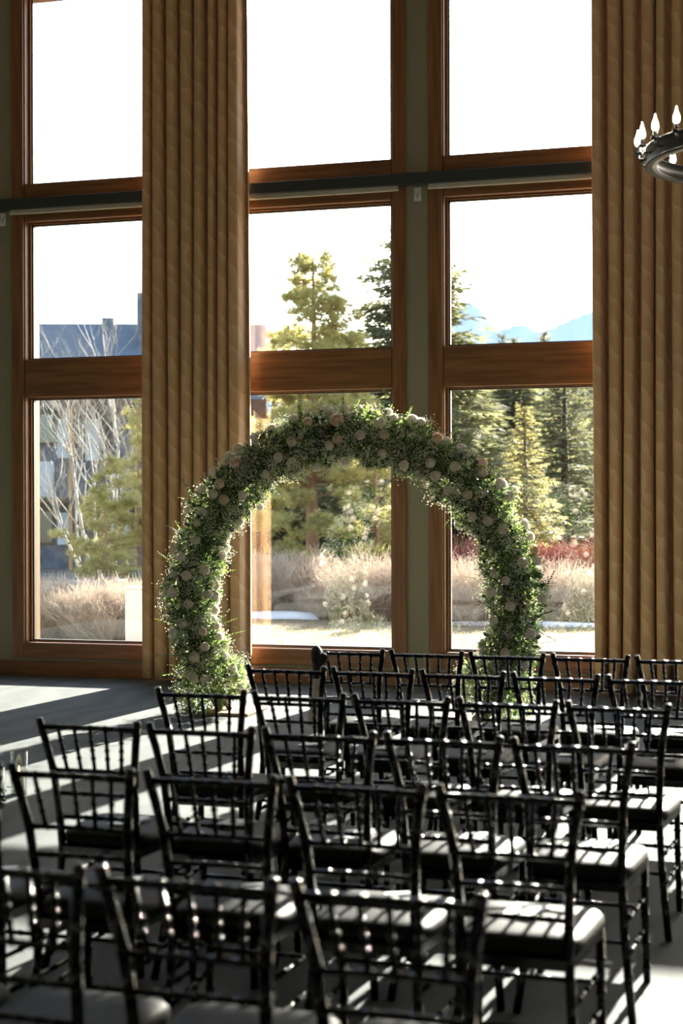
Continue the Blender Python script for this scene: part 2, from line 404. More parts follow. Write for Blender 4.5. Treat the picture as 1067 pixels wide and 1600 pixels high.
# outdoor ground
def ground_patch(name, mat, x0, x1, y0, y1, z, wav=0.0, nx=80):
    vs = []; fs = []
    for i in range(nx + 1):
        x = x0 + (x1 - x0) * i / nx
        e = wav * (math.sin(x * 0.55 + 0.4) + 0.5 * math.sin(x * 1.3))
        vs += [(x, y0, z), (x, y1 + e, z)]
    for i in range(nx): fs.append((2*i, 2*i+2, 2*i+3, 2*i+1))
    return tag(link(name, np_mesh(name, vs, fs), mat), kind='structure')
ground_patch('ground_soil', MAT['soil'], -900, 900, 14.45, 1600, -0.18)
ground_patch('ground_lawn', MAT['lawn'], -40, 30, 14.45, 23.8, -0.15, 0.35)

# ================================================================== CHAIRS
CH_POST = [(0.195, 0.0, 0.92), (0.187, 0.010, 0.875), (0.178, 0.022, 0.83), (0.163, 0.045, 0.735), (0.157, 0.06, 0.65), (0.153, 0.075, 0.56),
           (0.151, 0.09, 0.45), (0.158, 0.085, 0.30), (0.176, 0.058, 0.13), (0.192, 0.03, 0.0)]
def lerp_path(path, z):
    for a, b in zip(path, path[1:]):
        if a[2] >= z >= b[2]:
            t = (a[2] - z) / (a[2] - b[2]); return tuple(a[i] + (b[i] - a[i]) * t for i in range(3))
    return path[-1]
def node_tube(mb, path, r, nodes, n=8, bulge=1.35, cap=False):
    """turned 'bamboo' rod: path with small raised rings at parameter values"""
    P = [np.array(p, float) for p in path]
    L = [0.0]
    for a, b in zip(P, P[1:]): L.append(L[-1] + np.linalg.norm(b - a))
    T = L[-1]
    ts = sorted(set([l / T for l in L]))
    prm = [(t, 1.0) for t in ts if all(abs(t - q) > 0.014 * 1.0 / max(T, .3) for q in nodes)]
    h = 0.0055 / T
    for q in nodes:      # rounded bead with steep shoulders
        for o_, k_ in ((-1.02, 0.0), (-0.95, 0.45), (-0.72, 0.8), (0.0, 1.0), (0.72, 0.8), (0.95, 0.45), (1.02, 0.0)): prm.append((q + o_ * h, 1 + (bulge - 1) * k_))
    prm.sort()
    pts = []; rad = []
    for t, k in prm:
        s = min(max(t, 0), 1) * T
        j = max(i for i in range(len(L)) if L[i] <= s + 1e-9); j = min(j, len(P) - 2)
        u = (s - L[j]) / (L[j + 1] - L[j]); pts.append(P[j] + (P[j + 1] - P[j]) * u); rad.append(r * k)
    if cap:   # rounded top at start
        d = P[0] - P[1]; d /= np.linalg.norm(d)
        pts = [P[0] + d * 0.010, P[0] + d * 0.008] + pts; rad = [r * 0.45, r * 0.85] + rad
    mb.tube(pts, rad, n)

def make_chair():
    root = empty('chiavari_chair')
    for s in (-1, 1):
        mb = MB(); node_tube(mb, [(s * x, y, z) for x, y, z in CH_POST], 0.0145, [0.045, 0.2, 0.31, 0.42, 0.58, 0.72, 0.84], 10, 1.13, True)
        mb.build('back_post', MAT['chair'], root)
    for s in (-1, 1):
        mb = MB(); node_tube(mb, [(s * 0.185, 0.475, 0.44), (s * 0.187, 0.485, 0.22), (s * 0.192, 0.50, 0.0)], 0.0135, [0.22, 0.45, 0.68, 0.88], 10, 1.25)
        mb.build('front_leg', MAT['chair'], root)
    zr = [0.895, 0.732, 0.645, 0.555]
    for i, z in enumerate(zr):
        x, y, _ = lerp_path(CH_POST, z)
        mb = MB(); node_tube(mb, [(-x, y, z), (-x * 0.5, y + 0.008, z), (0, y + 0.011, z), (x * 0.5, y + 0.008, z), (x, y, z)], 0.0105 if i == 0 else 0.0085,
                             [0.18, 0.34, 0.5, 0.66, 0.82], 8, 1.25)
        mb.build('top_rail' if i == 0 else 'back_rail', MAT['chair'], root)
    xt, yt, _ = lerp_path(CH_POST, zr[0]); xb, yb, _ = lerp_path(CH_POST, zr[1])
    for k in range(5):
        q = (k - 2) / 3.0
        mb = MB(); bow = 0.011 * (1 - q * q * 0.9)
        node_tube(mb, [(q * xt, yt + bow, zr[0]), (q * xb, yb + bow, zr[1])], 0.0075, [0.3, 0.5, 0.7], 8, 1.42)
        mb.build('spindle', MAT['chair'], root)
    # seat frame and cushion
    mb = MB()
    def slab(z0, z1, wb, wf, yb_, yf):
        vs = []
        for z in (z0, z1): vs += [(-wb, yb_, z), (wb, yb_, z), (wf, yf, z), (-wf, yf, z)]
        mb.add(vs, [(0,3,2,1),(4,5,6,7),(0,1,5,4),(1,2,6,5),(2,3,7,6),(3,0,4,7)])
    slab(0.415, 0.445, 0.158, 0.20, 0.078, 0.50)
    mb.build('seat_frame', MAT['chair'], root)
    # cushion: rounded trapezoid, domed
    n = 36; vs = []; fs = []
    prof = [(0.90, 0.0), (0.985, 0.008), (1.0, 0.020), (0.985, 0.033), (0.93, 0.045), (0.75, 0.053), (0.4, 0.057)]
    for sc_, dz in prof:
        for k in range(n):
            a = 2 * math.pi * k / n; c, s_ = math.cos(a), math.sin(a)
            e = 0.32
            cx = math.copysign(abs(c) ** e, c); cy_ = math.copysign(abs(s_) ** e, s_)
            hw = 0.178 + (0.212 - 0.178) * (cy_ * 0.5 + 0.5)
            vs.append((cx * hw * sc_, 0.305 + cy_ * 0.205 * sc_, 0.445 + dz))
    for i in range(len(prof) - 1):
        for k in range(n):
            k2 = (k + 1) % n; fs.append((i*n+k, i*n+k2, (i+1)*n+k2, (i+1)*n+k))
    vs.append((0, 0.305, 0.445 + 0.058)); c0 = len(vs) - 1; b = (len(prof) - 1) * n
    for k in range(n): fs.append((b + k, b + (k + 1) % n, c0))
    fs.append(tuple(reversed(range(n))))
    MB().add(vs, fs, True).build('cushion', MAT['cushion'], root)
    # stretchers
    def st(a, b_):
        mbx = MB(); node_tube(mbx, [a, b_], 0.008, [0.25, 0.5, 0.75], 8, 1.35); mbx.build('stretcher', MAT['chair'], root)
    for z in (0.20, 0.31):
        x, y, _ = lerp_path(CH_POST, z)
        for s in (-1, 1): st((s * x, y, z), (s * 0.188, 0.488, z))
    x, y, _ = lerp_path(CH_POST, 0.25); st((-x, y, 0.25), (x, y, 0.25))
    st((-0.187, 0.484, 0.27), (0.187, 0.484, 0.27))
    return root

ORD = ['first', 'second', 'third', 'fourth', 'fifth', 'sixth']
ROWS = [(-0.5681, 8.0482), (-0.6080, 7.0834), (-0.6521, 6.0758), (-0.6920, 5.0658), (-0.7396, 4.1464), (-0.7835, 3.0041)]
CH_ROT = -0.0089; CH_PITCH = 0.4381
proto = make_chair(); first = True
card_me = None
CHAIRS = {}
for r, (x0, y0) in enumerate(ROWS):
    for c in range(5):
        q = (c - 4) * CH_PITCH
        o = proto if first else copy_tree(proto)
        first = False
        a = CH_ROT + random.uniform(-0.012, 0.012)
        o.location = (x0 + q * math.cos(CH_ROT), y0 + q * math.sin(CH_ROT) + random.uniform(-0.008, 0.008), 0); o.rotation_euler = (0, 0, a)
        tag(o, 'black spindle-back chair, %s from the candle-vase end, %s row back from the arch' % (ORD[c], ORD[r]), 'chair', 'black chairs in rows facing the arch')
        CHAIRS[(r, c)] = o
        if r == 5: continue
        # folded programme card on the cushion
        if card_me is None:
            mb = MB(); mb.box((-0.055, -0.08, 0.0), (0.055, 0.08, 0.0015))
            mb.add([(-0.055, -0.08, 0.0015), (-0.055, 0.08, 0.0015), (0.054, 0.08, 0.010), (0.054, -0.08, 0.010)], [(0, 3, 2, 1)])
            card_me = mb.mesh('programme_card'); card_me.materials.append(MAT['paper'])
        cx, cy_ = random.uniform(-0.03, 0.05), 0.32 + random.uniform(-0.03, 0.05)
        po = Matrix.Rotation(a, 3, 'Z') @ Vector((cx, cy_, 0))
        cd = link('programme_card', card_me, None, None, (o.location.x + po.x, o.location.y + po.y, 0.5045), (0, 0, a + random.uniform(-0.25, 0.25)))
        tag(cd, 'white folded card on seat %s from candle-vase end, %s row back from arch' % (ORD[c], ORD[r]), 'card', 'programme cards on the chair seats')

# black bow with pale ribbon tail tied on the aisle chair nearest the arch
bow = empty('chair_bow', CHAIRS[(0, 0)].location)
tag(bow, 'black fabric bow with pale ribbon tail tied to chair post nearest the arch', 'bow')
mb = MB()
def blob(mb, c, r, n=12, mseg=8, wob=0.12, sd=1):
    rr = random.Random(sd); vs = []; fs = []
    for i in range(mseg + 1):
        ph = math.pi * i / mseg
        for k in range(n):
            a = 2 * math.pi * k / n; w_ = 1 + wob * math.sin(3 * a + i + sd) + rr.uniform(-wob, wob) * 0.4
            vs.append((c[0] + r[0] * math.sin(ph) * math.cos(a) * w_, c[1] + r[1] * math.sin(ph) * math.sin(a) * w_, c[2] + r[2] * math.cos(ph)))
    for i in range(mseg):
        for k in range(n):
            k2 = (k + 1) % n; fs.append((i*n+k, i*n+k2, (i+1)*n+k2, (i+1)*n+k))
    mb.add(vs, fs, True)
blob(mb, (-0.178, -0.005, 0.885), (0.034, 0.04, 0.055), sd=2); blob(mb, (-0.14, -0.02, 0.872), (0.032, 0.025, 0.030), sd=5)
mb.build('knot', MAT['ribbon_dark'], bow)
def tail(x0, x1, y, zt, zb, sway):
    vs = []; fs = []; n = 12
    for side in (0, 0.004):
        for i in range(n + 1):
            t = i / n; yy = y + sway * math.sin(t * 5) + side
            vs += [(x0 + 0.01 * math.sin(t * 4), yy, zt + (zb - zt) * t), (x1 + 0.008 * math.sin(t * 4 + 1), yy + 0.006, zt + (zb - zt) * t)]
    o2 = 2 * (n + 1)
    for i in range(n):
        fs.append((2*i, 2*i+1, 2*i+3, 2*i+2)); fs.append((o2+2*i, o2+2*i+2, o2+2*i+3, o2+2*i+1))
        fs.append((2*i, 2*i+2, o2+2*i+2, o2+2*i)); fs.append((2*i+1, o2+2*i+1, o2+2*i+3, 2*i+3))
    return MB().add(vs, fs, True)
tail(-0.205, -0.140, -0.022, 0.87, 0.70, 0.006).build('wrap', MAT['ribbon_dark'], bow)
tag(tail(-0.215, -0.158, -0.038, 0.76, 0.50, 0.008).build('ribbon_tail', MAT['ribbon_pale'], bow), 'pale cream ribbon tail')

# ================================================================== CURTAINS, BLINDS, PLATES
def curtain(xa, xb, npl, label, sd):
    """pleated drape from xa to xb along the wall"""
    rr = random.Random(sd)
    edges_ = [0.0]
    for i in range(npl): edges_.append(edges_[-1] + rr.uniform(0.75, 1.3))
    edges_ = [e / edges_[-1] for e in edges_]
    prof = []          # (x fraction, depth)
    for i in range(npl):
        e0, e1 = edges_[i], edges_[i + 1]; wd = e1 - e0; d = rr.uniform(0.085, 0.125)
        gap = rr.uniform(0.14, 0.36)
        if i == 0: prof.append((e0, 0.03))
        for t, y in ((0.03, -d * 0.55), (0.10, -d * 0.9), (0.28, -d), (0.5, -d * 1.02), (0.72 - gap * .5, -d * 0.97), (0.90 - gap, -d * 0.80), (0.97 - gap, -d * 0.45), (1.0 - gap, -d * .1),
                     (1.0 - gap * 0.75, 0.07), (1 - gap * 0.35, 0.085), (1 - gap * 0.08, 0.02)):
            prof.append((e0 + wd * t, y))
    # thin cloth, swaying gently down its height
    nz = 28; zt, zb = 7.4, 0.045
    vs = []; fs = []; uv = []
    L = [0.0]
    for a, b in zip(prof, prof[1:]): L.append(L[-1] + math.hypot((b[0] - a[0]) * (xb - xa), b[1] - a[1]))
    n = len(prof)
    for j in range(nz + 1):
        t = j / nz; z = zt + (zb - zt) * t
        for i, (fx, y) in enumerate(prof):
            ph = fx * 9 + sd
            x = xa + (xb - xa) * fx + 0.012 * math.sin(ph + t * 3.0) * (0.3 + t); yy = y * (0.85 + 0.3 * t) + 0.008 * math.sin(ph * 2 + t * 4)
            vs.append((x, yy, z)); uv.append((L[i], z))
    for j in range(nz):
        for i in range(n - 1): fs.append((j*n+i, (j+1)*n+i, (j+1)*n+i+1, j*n+i+1))
    me = np_mesh('curtain', vs, fs, True)
    ul = me.uv_layers.new(name='UVMap')
    lv = np.empty(len(me.loops), np.int32); me.loops.foreach_get('vertex_index', lv)
    ul.data.foreach_set('uv', np.array(uv, np.float32)[lv].ravel())
    o = link('curtain', me, MAT['curtain'], None, (0, YW - 0.235, 0))
    sm = o.modifiers.new('thickness', 'SOLIDIFY'); sm.thickness = 0.006; sm.offset = 0
    tag(o, label, 'curtain', 'tall tan curtains between the windows')
    return o
curtain(-6.068, -5.005, 8, 'tall tan jacquard curtain behind the flower arch, beside the window facing the lodge', 3)
curtain(-1.704, -0.615, 8, 'tall tan jacquard curtain beside the hanging chandelier', 11)

m = MB(); m.box((XL, YW - 0.115, 4.735), (XR, YW - 0.033, 4.845), 0.006)
tag(m.build('blind_cassette', MAT['cassette']), 'long black blind cassette running above the middle window panes', 'blind cassette')
for k, lab in ((0, 'cream roller blind drawn up above window facing the lodge'), (1, 'cream roller blind drawn up above window behind the flower arch'), (2, 'cream roller blind drawn up above window facing the mountains')):
    x = G0 + PITCHW * k
    e = empty('roller_blind', (x, YW - 0.075, 4.70)); tag(e, lab, 'blind', 'cream roller blinds under the cassette')
    MB().box((CO_L + 0.01, -0.003, 0.01), (CO_R - 0.06, 0.003, 0.035)).build('blind_fabric', MAT['cream'], e)
    MB().box((CO_L + 0.005, -0.012, -0.012), (CO_R - 0.055, 0.012, 0.012), 0.004).build('hem_bar', MAT['cream'], e)
for xc, lab in ((-3.378, 'small white sensor plate on pilaster behind the flower arch'), (-7.745, 'small white sensor plate on pilaster beside window facing the lodge')):
    e = empty('sensor_plate', (xc, YW, 4.66)); tag(e, lab, 'wall plate', 'white plates on the pilasters')
    MB().box((-0.037, -0.014, -0.065), (0.037, 0.0, 0.065), 0.004).build('plate', MAT['plate'], e)
    v = MB()
    for s in (-1, 1):
        v.add([(s*0.024, -0.016, 0.028), (s*0.018, -0.016, 0.028), (0, -0.016, -0.026), (0, -0.016, -0.038),
               (s*0.024, -0.013, 0.028), (s*0.018, -0.013, 0.028), (0, -0.013, -0.026), (0, -0.013, -0.038)],
              [(0,1,2,3), (0,4,5,1), (1,5,6,2), (3,7,4,0)])
    v.build('emblem', MAT['seal'], e)

# ================================================================== FLOWER ARCH
AX, AY, AZ, AR, AT = -3.446, 12.00, 0.916, 1.365, 0.21
TH0 = math.asin(-(AZ - 0.10) / AR)                  # right foot angle; left foot mirrored
def ring_pt(th, rad=0.0, dy=0.0):
    return np.array([(AR + rad) * math.cos(th), dy, AZ + (AR + rad) * math.sin(th)])
arch = empty('flower_arch', (AX, AY, 0))
tag(arch, 'round open arch of green foliage, baby\'s breath and white roses before the windows', 'flower arch')
ths = np.linspace(math.asin(-(AZ - 0.02) / AR), math.pi - math.asin(-(AZ - 0.02) / AR), 80)
MB().tube([ring_pt(t) for t in ths], 0.02, 8).build('hoop', MAT['hoop'], arch)
thc = np.linspace(TH0 - 0.02, math.pi - TH0 + 0.02, 90)
mb = MB(); mb.tube([ring_pt(t, 0.02 * math.sin(9 * t), 0.02 * math.cos(7 * t)) for t in thc], [0.095 + 0.015 * math.sin(13 * t) for t in thc], 14)
mb.build('greenery_core', MAT['core'], arch)
for s in (-1, 1):
    xx = s * math.sqrt(AR**2 - AZ**2)
    MB().box((xx - 0.22, -0.24, 0.0), (xx + 0.22, 0.26, 0.025), 0.004).build('base_board', MAT['plywood'], arch)

def arch_cloud(n, r0, r1, grow=1.0):
    """random points in the garland: ring angle, polar angle in the section, radius"""
    th = rng.uniform(TH0 - 0.03, math.pi - TH0 + 0.03, n); ph = rng.uniform(0, 2 * math.pi, n)
    lump = 0.99 + 0.15 * np.sin(th * 11 + 2 * np.sin(ph)) + 0.13 * np.sin(th * 23 + ph * 2)
    rr = (r0 + (r1 - r0) * rng.uniform(0, 1, n) ** 0.7) * lump * grow
    foot = np.clip((0.45 - (AZ + AR * np.sin(th))) / 0.45, 0, 1)
    rr = rr * (1 + 0.7 * foot)
    rad = rr * np.cos(ph); dy = rr * np.sin(ph)
    pos = np.stack([(AR + rad) * np.cos(th), dy, AZ + (AR + rad) * np.sin(th)], 1)
    nrm = np.stack([np.cos(ph) * np.cos(th), np.sin(ph), np.cos(ph) * np.sin(th)], 1)
    return pos, nrm, th
LEAF_V = [(0, 0, 0), (0.26, 0.35, 0.07), (0.22, 0.72, 0.03), (0, 1, -0.06), (-0.22, 0.72, 0.03), (-0.26, 0.35, 0.07), (0, 0.5, -0.03)]
LEAF_F = [(0, 1, 6), (1, 2, 6), (2, 3, 6), (3, 4, 6), (4, 5, 6), (5, 0, 6)]
def leaves(name, n, r0, r1, s0, s1, mat, spread=0.9):
    pos, nrm, _ = arch_cloud(n, r0, r1); keep = pos[:, 2] > 0.02; pos, nrm = pos[keep], nrm[keep]
    d = nrm + rng.normal(size=pos.shape) * spread
    v, f = scatter(LEAF_V, LEAF_F, pos, dir_rot(d), rng.uniform(s0, s1, len(pos)))
    v[:, 2] = np.maximum(v[:, 2], 0.004)
    o = link(name, np_mesh(name, v, f), mat, arch); tag(o, kind='stuff'); return o
leaves('small_leaves', 13000, 0.085, 0.198, 0.028, 0.052, MAT['leaf'])
leaves('dark_leaves', 3200, 0.09, 0.19, 0.045, 0.08, MAT['leaf_dark'], 0.7)
# baby's breath: clusters of tiny florets near the surface
cp, cn, cth = arch_cloud(2300, 0.135, 0.212)
per = 24
fp = np.repeat(cp, per, 0) + rng.normal(size=(len(cp) * per, 3)) * 0.030 + np.repeat(cn, per, 0) * 0.012
fp = fp[fp[:, 2] > 0.015]
FL_V = [(0, 0, 0.6), (1, 0, 0), (0, 1, 0), (-1, 0, 0), (0, -1, 0), (0, 0, -0.6)]
FL_F = [(0, 1, 2), (0, 2, 3), (0, 3, 4), (0, 4, 1), (5, 2, 1), (5, 3, 2), (5, 4, 3), (5, 1, 4)]
v, f = scatter(FL_V, FL_F, fp, rand_rot(len(fp)), rng.uniform(0.0045, 0.0088, len(fp)))
tag(link('babys_breath', np_mesh('babys_breath', v, f), MAT['floret'], arch), kind='stuff')

# roses
def rose_mesh(name, mat, sd, openness=1.0):
    """ball-shaped rose: swirled bud and overlapping cupped petals, unit radius"""
    rr = random.Random(sd); mb = MB()
    def petal(az, r, ztop, wid, lip):
        n = 5; mrow = 6; vs = []; fs = []
        for j in range(mrow + 1):
            t = j / mrow
            e = -1.1 + t * (ztop + 1.1)            # latitude up the ball
            rad = r * math.cos(e) * (1 + lip * max(0, t - 0.75) * 2.2); z = r * math.sin(e) * 0.92
            for i in range(n + 1):
                u = (i / n - 0.5) * 2
                a = az + u * wid * (0.5 + 0.5 * math.sin(min(1.0, t * 1.2) * math.pi * 0.55))
                k = 1 - 0.05 * u + 0.0
                vs.append((rad * k * math.cos(a), rad * k * math.sin(a), z - 0.12 * r * u * u * t))
        for j in range(mrow):
            for i in range(n): fs.append((j*(n+1)+i, j*(n+1)+i+1, (j+1)*(n+1)+i+1, (j+1)*(n+1)+i))
        mb.add(vs, fs, True)
    mb.lathe([(0.0, -0.5), (0.3, -0.3), (0.36, 0.2), (0.26, 0.62), (0.1, 0.80), (0.0, 0.78)], 10)
    for cnt, r, zt, wid, lip in ((3, 0.52, 1.15, 1.15, 0.0), (4, 0.70, 0.98, 0.95, 0.05), (5, 0.86, 0.74, 0.82, 0.16), (5, 1.0 * openness, 0.45, 0.80, 0.28)):
        off = rr.uniform(0, 6.28)
        for k in range(cnt): petal(off + 2 * math.pi * k / cnt + rr.uniform(-0.12, 0.12), r * rr.uniform(0.96, 1.03), zt * rr.uniform(0.9, 1.06), wid, lip)
    me = mb.mesh(name); me.materials.append(mat); return me
ROSES = [rose_mesh('rose', MAT['rose_white'], 1), rose_mesh('rose', MAT['rose_white'], 2, 0.9), rose_mesh('rose', MAT['rose_cream'], 3), rose_mesh('rose', MAT['rose_blush'], 4, 1.1)]
PIX = [(240 + a / 2.667, 600 + b / 2.667) for a, b in
       [(705,95),(775,90),(765,150),(642,158),(555,130),(480,180),(390,205),(420,238),(332,262),(282,292),(340,328),(582,240),(738,258),(772,230),(867,215),(967,213),
        (945,163),(992,138),(963,95),(525,305),(575,325),(465,375),(955,293),(785,325),(281,417),(255,460),(300,482),(370,462),(122,525),(212,533),(185,577),
        (335,577),(183,650),(73,678),(122,720),(272,718),(210,775),(145,797),(85,868),(258,848),(215,877),(280,890),(152,917),(233,947),(130,997),(308,1003),(203,1032),
        (85,1030),(285,1048),(213,1096),(177,1138),(360,1108),(318,1185),(375,1183),(170,1218),(220,1228),(345,1267),(240,362),(195,440),(600,355),(830,70),(660,345)]]
PIX += [(600 + a / 2.285, 560 + b / 2.285) for a, b in
        [(90,200),(118,222),(187,283),(268,322),(340,368),(347,408),(255,387),(170,375),(188,420),(72,380),(232,470),(302,487),(418,440),(440,488),(375,583),(425,613),
         (515,583),(537,625),(565,675),(550,720),(495,730),(318,565),(397,768),(438,792),(378,835),(455,885),(390,935),(555,860),(520,985),(435,1050),(300,1110),(250,1120),
         (350,1045),(500,1100),(285,1010)]]
BLUSH = {2, 3, 10, 64, 66, 80}
CREAM = {8, 11, 13, 15, 24, 26, 33, 46, 67, 73}
AC = np.array([AX, AY, 0.0])
def put_rose(pos, nrm, me, s):
    o = link('rose', me, None, arch, pos, Vector(nrm).to_track_quat('Z', 'Y').to_euler(), (s, s, s))
    return o
for i, (u, v_) in enumerate(PIX):
    P = at(u, v_, AY - 0.19) - AC
    dx, dz = P[0], P[2] - AZ
    th = math.atan2(dz, dx); rad = math.hypot(dx, dz) - AR
    rt_ = 0.232
    rad = max(-rt_ * 0.97, min(rt_ * 0.97, rad)); dy = -math.sqrt(max(0.0, rt_**2 - rad**2))
    pos = ring_pt(th, rad, dy)
    pos[2] = max(pos[2], 0.06)
    nr = np.array([rad * math.cos(th) / rt_, dy / rt_, rad * math.sin(th) / rt_]) + np.array([0.1, -0.35, 0.15]) + rng.normal(size=3) * 0.15
    big = 0.050 if i in (2, 65, 74) else random.uniform(0.035, 0.043)
    put_rose(pos, nr, ROSES[3] if i in BLUSH else ROSES[2] if i in CREAM else ROSES[i % 2], big)
bp_, bn_, bth = arch_cloud(400, 0.225, 0.235)
cnt = 0
for P, N_ in zip(bp_, bn_):
    if N_[1] > 0.25 and P[2] > 0.1 and cnt < 75:
        put_rose(P, N_ + rng.normal(size=3) * 0.15, ROSES[cnt % 2], random.uniform(0.035, 0.043)); cnt += 1

# protruding sprigs
def sprig_mesh(name, mat, sd, n=9, L=0.22, lf=0.028):
    rr = random.Random(sd); mb = MB()
    pts = [np.array([0.02 * math.sin(2 * t + sd), L * t, 0.03 * math.sin(1.5 * t)]) for t in np.linspace(0, 1, 7)]
    mb.tube(pts, [0.0022 * (1 - 0.6 * i / 6) for i in range(7)], 4)
    P = []; D = []; S = []
    for i in range(n):
        t = 0.2 + 0.8 * i / (n - 1); p = np.array([0.02 * math.sin(2 * t + sd), L * t, 0.03 * math.sin(1.5 * t)])
        for s in (-1, 1):
            P.append(p); D.append((s * 0.9, 0.7, rr.uniform(-0.3, 0.3))); S.append(lf * rr.uniform(0.8, 1.15) * (1.1 - 0.5 * t))
    v, f = scatter(LEAF_V, LEAF_F, np.array(P), dir_rot(np.array(D)), np.array(S))
    mb.add(v, f.tolist()); me = mb.mesh(name); me.materials.append(mat); return me
SPR = [sprig_mesh('sprig', MAT['leaf'], 1), sprig_mesh('sprig', MAT['leaf_dark'], 2, 10, 0.24, 0.03), sprig_mesh('sprig', MAT['leaf'], 3, 7, 0.17, 0.024)]
sp, sn, sth = arch_cloud(170, 0.13, 0.17)
for i, (P, N_) in enumerate(zip(sp, sn)):
    if P[2] < 0.1: continue
    d = N_ + rng.normal(size=3) * 0.35 + np.array([0, -0.15, 0.25]); d /= np.linalg.norm(d)
    if P[2] + d[2] * 0.24 < 0.02: continue
    link('sprig', SPR[i % 3], None, arch, P, Vector(d).to_track_quat('Y', 'Z').to_euler())

# ================================================================== CHANDELIER
CHP = CAM + ray(1194, 252) * 8.5
chn = empty('ring_chandelier', CHP); tag(chn, 'bronze ring chandelier with lit candle bulbs hanging on chains', 'chandelier')
R_O, R_I, HB = 0.64, 0.612, 0.085
MB().lathe([(R_O, 0), (R_O, HB), (R_O + 0.008, HB), (R_O + 0.008, HB + 0.008), (R_I - 0.004, HB + 0.008), (R_I - 0.004, HB), (R_I, HB), (R_I, 0), (R_I - 0.03, 0), (R_I - 0.03, -0.006),
            (R_O + 0.008, -0.006), (R_O + 0.008, 0), (R_O, 0)], 96).build('ring', MAT['iron'], chn)
def chandelier_mesh():
    arm = MB(); arm.tube([(0, 0, 0.02), (0.032, 0, 0.02), (0.043, 0, 0.026), (0.046, 0, 0.05)], 0.007, 8)
    arm.lathe([(0.004, 0.045), (0.022, 0.05), (0.024, 0.062), (0.013, 0.066)], 12, (0.046, 0, 0))
    tb = MB(); tb.lathe([(0.0, 0.062), (0.0125, 0.062), (0.0125, 0.095), (0.0, 0.095)], 12, (0.046, 0, 0))
    bl = MB(); bl.lathe([(r_, z_ - 0.03) for r_, z_ in [(0.008, 0.125), (0.016, 0.134), (0.0190, 0.150), (0.0165, 0.168), (0.0095, 0.186), (0.005, 0.202), (0.003, 0.214), (0.0, 0.218)]], 12, (0.046, 0, 0))
    return arm.mesh('arm'), tb.mesh('candle_sleeve'), bl.mesh('bulb')
am, tm, bm_ = chandelier_mesh()
for k in range(24):
    a = 2 * math.pi * (k + 0.35) / 24; p = (R_O * math.cos(a), R_O * math.sin(a), 0.02)
    ao = link('arm', am, MAT['iron'], chn, p, (0, 0, a))
    link('candle_sleeve', tm, MAT['iron'], ao); link('bulb', bm_, MAT['bulb'], ao)
HUB = 1.15
for k in range(4):
    a = 2 * math.pi * (k + 0.5) / 4 + 0.25
    A = np.array([0.625 * math.cos(a), 0.625 * math.sin(a), HB + 0.01]); B = np.array([0.03 * math.cos(a), 0.03 * math.sin(a), HUB])
    L = np.linalg.norm(B - A); d = (B - A) / L; nl = int(L / 0.05)
    side = np.cross(d, [0, 0, 1.0]); side /= np.linalg.norm(side); oth = np.cross(side, d)
    mb = MB()
    for i in range(nl):
        c = A + d * (i + 0.5) * L / nl; s_ = side if i % 2 else oth
        pts = [c + d * 0.031 * math.cos(q) + s_ * 0.010 * math.sin(q) for q in np.linspace(0, 2 * math.pi, 11)]
        mb.tube(pts, 0.0032, 5, False)
    mb.build('chain', MAT['iron'], chn)
mb = MB(); mb.lathe([(0, HUB + 0.06), (0.05, HUB + 0.04), (0.05, HUB - 0.02), (0, HUB - 0.03)], 20); mb.build('hub', MAT['iron'], chn)
MB().tube([(0, 0, HUB + 0.04), (0, 0, ZC - CHP[2])], 0.012, 8).build('stem', MAT['iron'], chn)
MB().lathe([(0, ZC - CHP[2] - 0.04), (0.07, ZC - CHP[2] - 0.03), (0.08, ZC - CHP[2]), (0, ZC - CHP[2])], 24).build('ceiling_rose', MAT['iron'], chn)

# ================================================================== CANDLE VASES
def candle_vase(loc, h, r, ch, label, lit):
    e = empty('candle_vase', loc); tag(e, label, 'vase', 'glass candle vases by the aisle')
    MB().lathe([(0.0, 0.0), (r, 0.0), (r, h), (r - 0.003, h), (r - 0.003, 0.012), (0.0, 0.012)], 32).build('glass_cylinder', MAT['vase_glass'], e)
    c = MB().lathe([(0.0, 0.012), (r * 0.62, 0.012), (r * 0.62, ch - 0.004), (r * 0.58, ch), (r * 0.3, ch - 0.004), (0, ch - 0.006)], 24).build('candle', MAT['wax'], e)
    MB().tube([(0, 0, ch - 0.008), (0.001, 0, ch + 0.012)], 0.0012, 5).build('wick', MAT['ribbon_dark'], c)
    if lit: MB().lathe([(0.0, ch + 0.006), (0.004, ch + 0.012), (0.0055, ch + 0.02), (0.003, ch + 0.032), (0, ch + 0.042)], 10).build('flame', MAT['flame'], c)
P = on_z(30, 1240, 0.0); candle_vase((P[0], P[1], 0), 0.25, 0.050, 0.125, 'taller clear glass cylinder vase with ivory candle on the aisle carpet', True)
P2 = on_z(2, 1258, 0.0); candle_vase((P2[0] - 0.03, P2[1] - 0.02, 0), 0.22, 0.055, 0.10, 'shorter clear glass cylinder vase with ivory candle by small posy', False)
P3 = on_z(8, 1258, 0.0)
posy = empty('posy', (P3[0] + 0.03, P3[1] - 0.22, 0)); tag(posy, 'small posy of cream roses and greenery on the carpet by candle vases', 'flowers')
pp = rng.normal(size=(260, 3)) * np.array([0.035, 0.03, 0.05]) + np.array([0, 0, 0.09]); pp[:, 2] = np.clip(pp[:, 2], 0.012, 0.24)
v, f = scatter(LEAF_V, LEAF_F, pp, rand_rot(len(pp)), rng.uniform(0.025, 0.045, len(pp))); v[:, 2] = np.maximum(v[:, 2], 0.0)
tag(link('greenery', np_mesh('greenery', v, f), MAT['leaf_dark'], posy), kind='stuff')
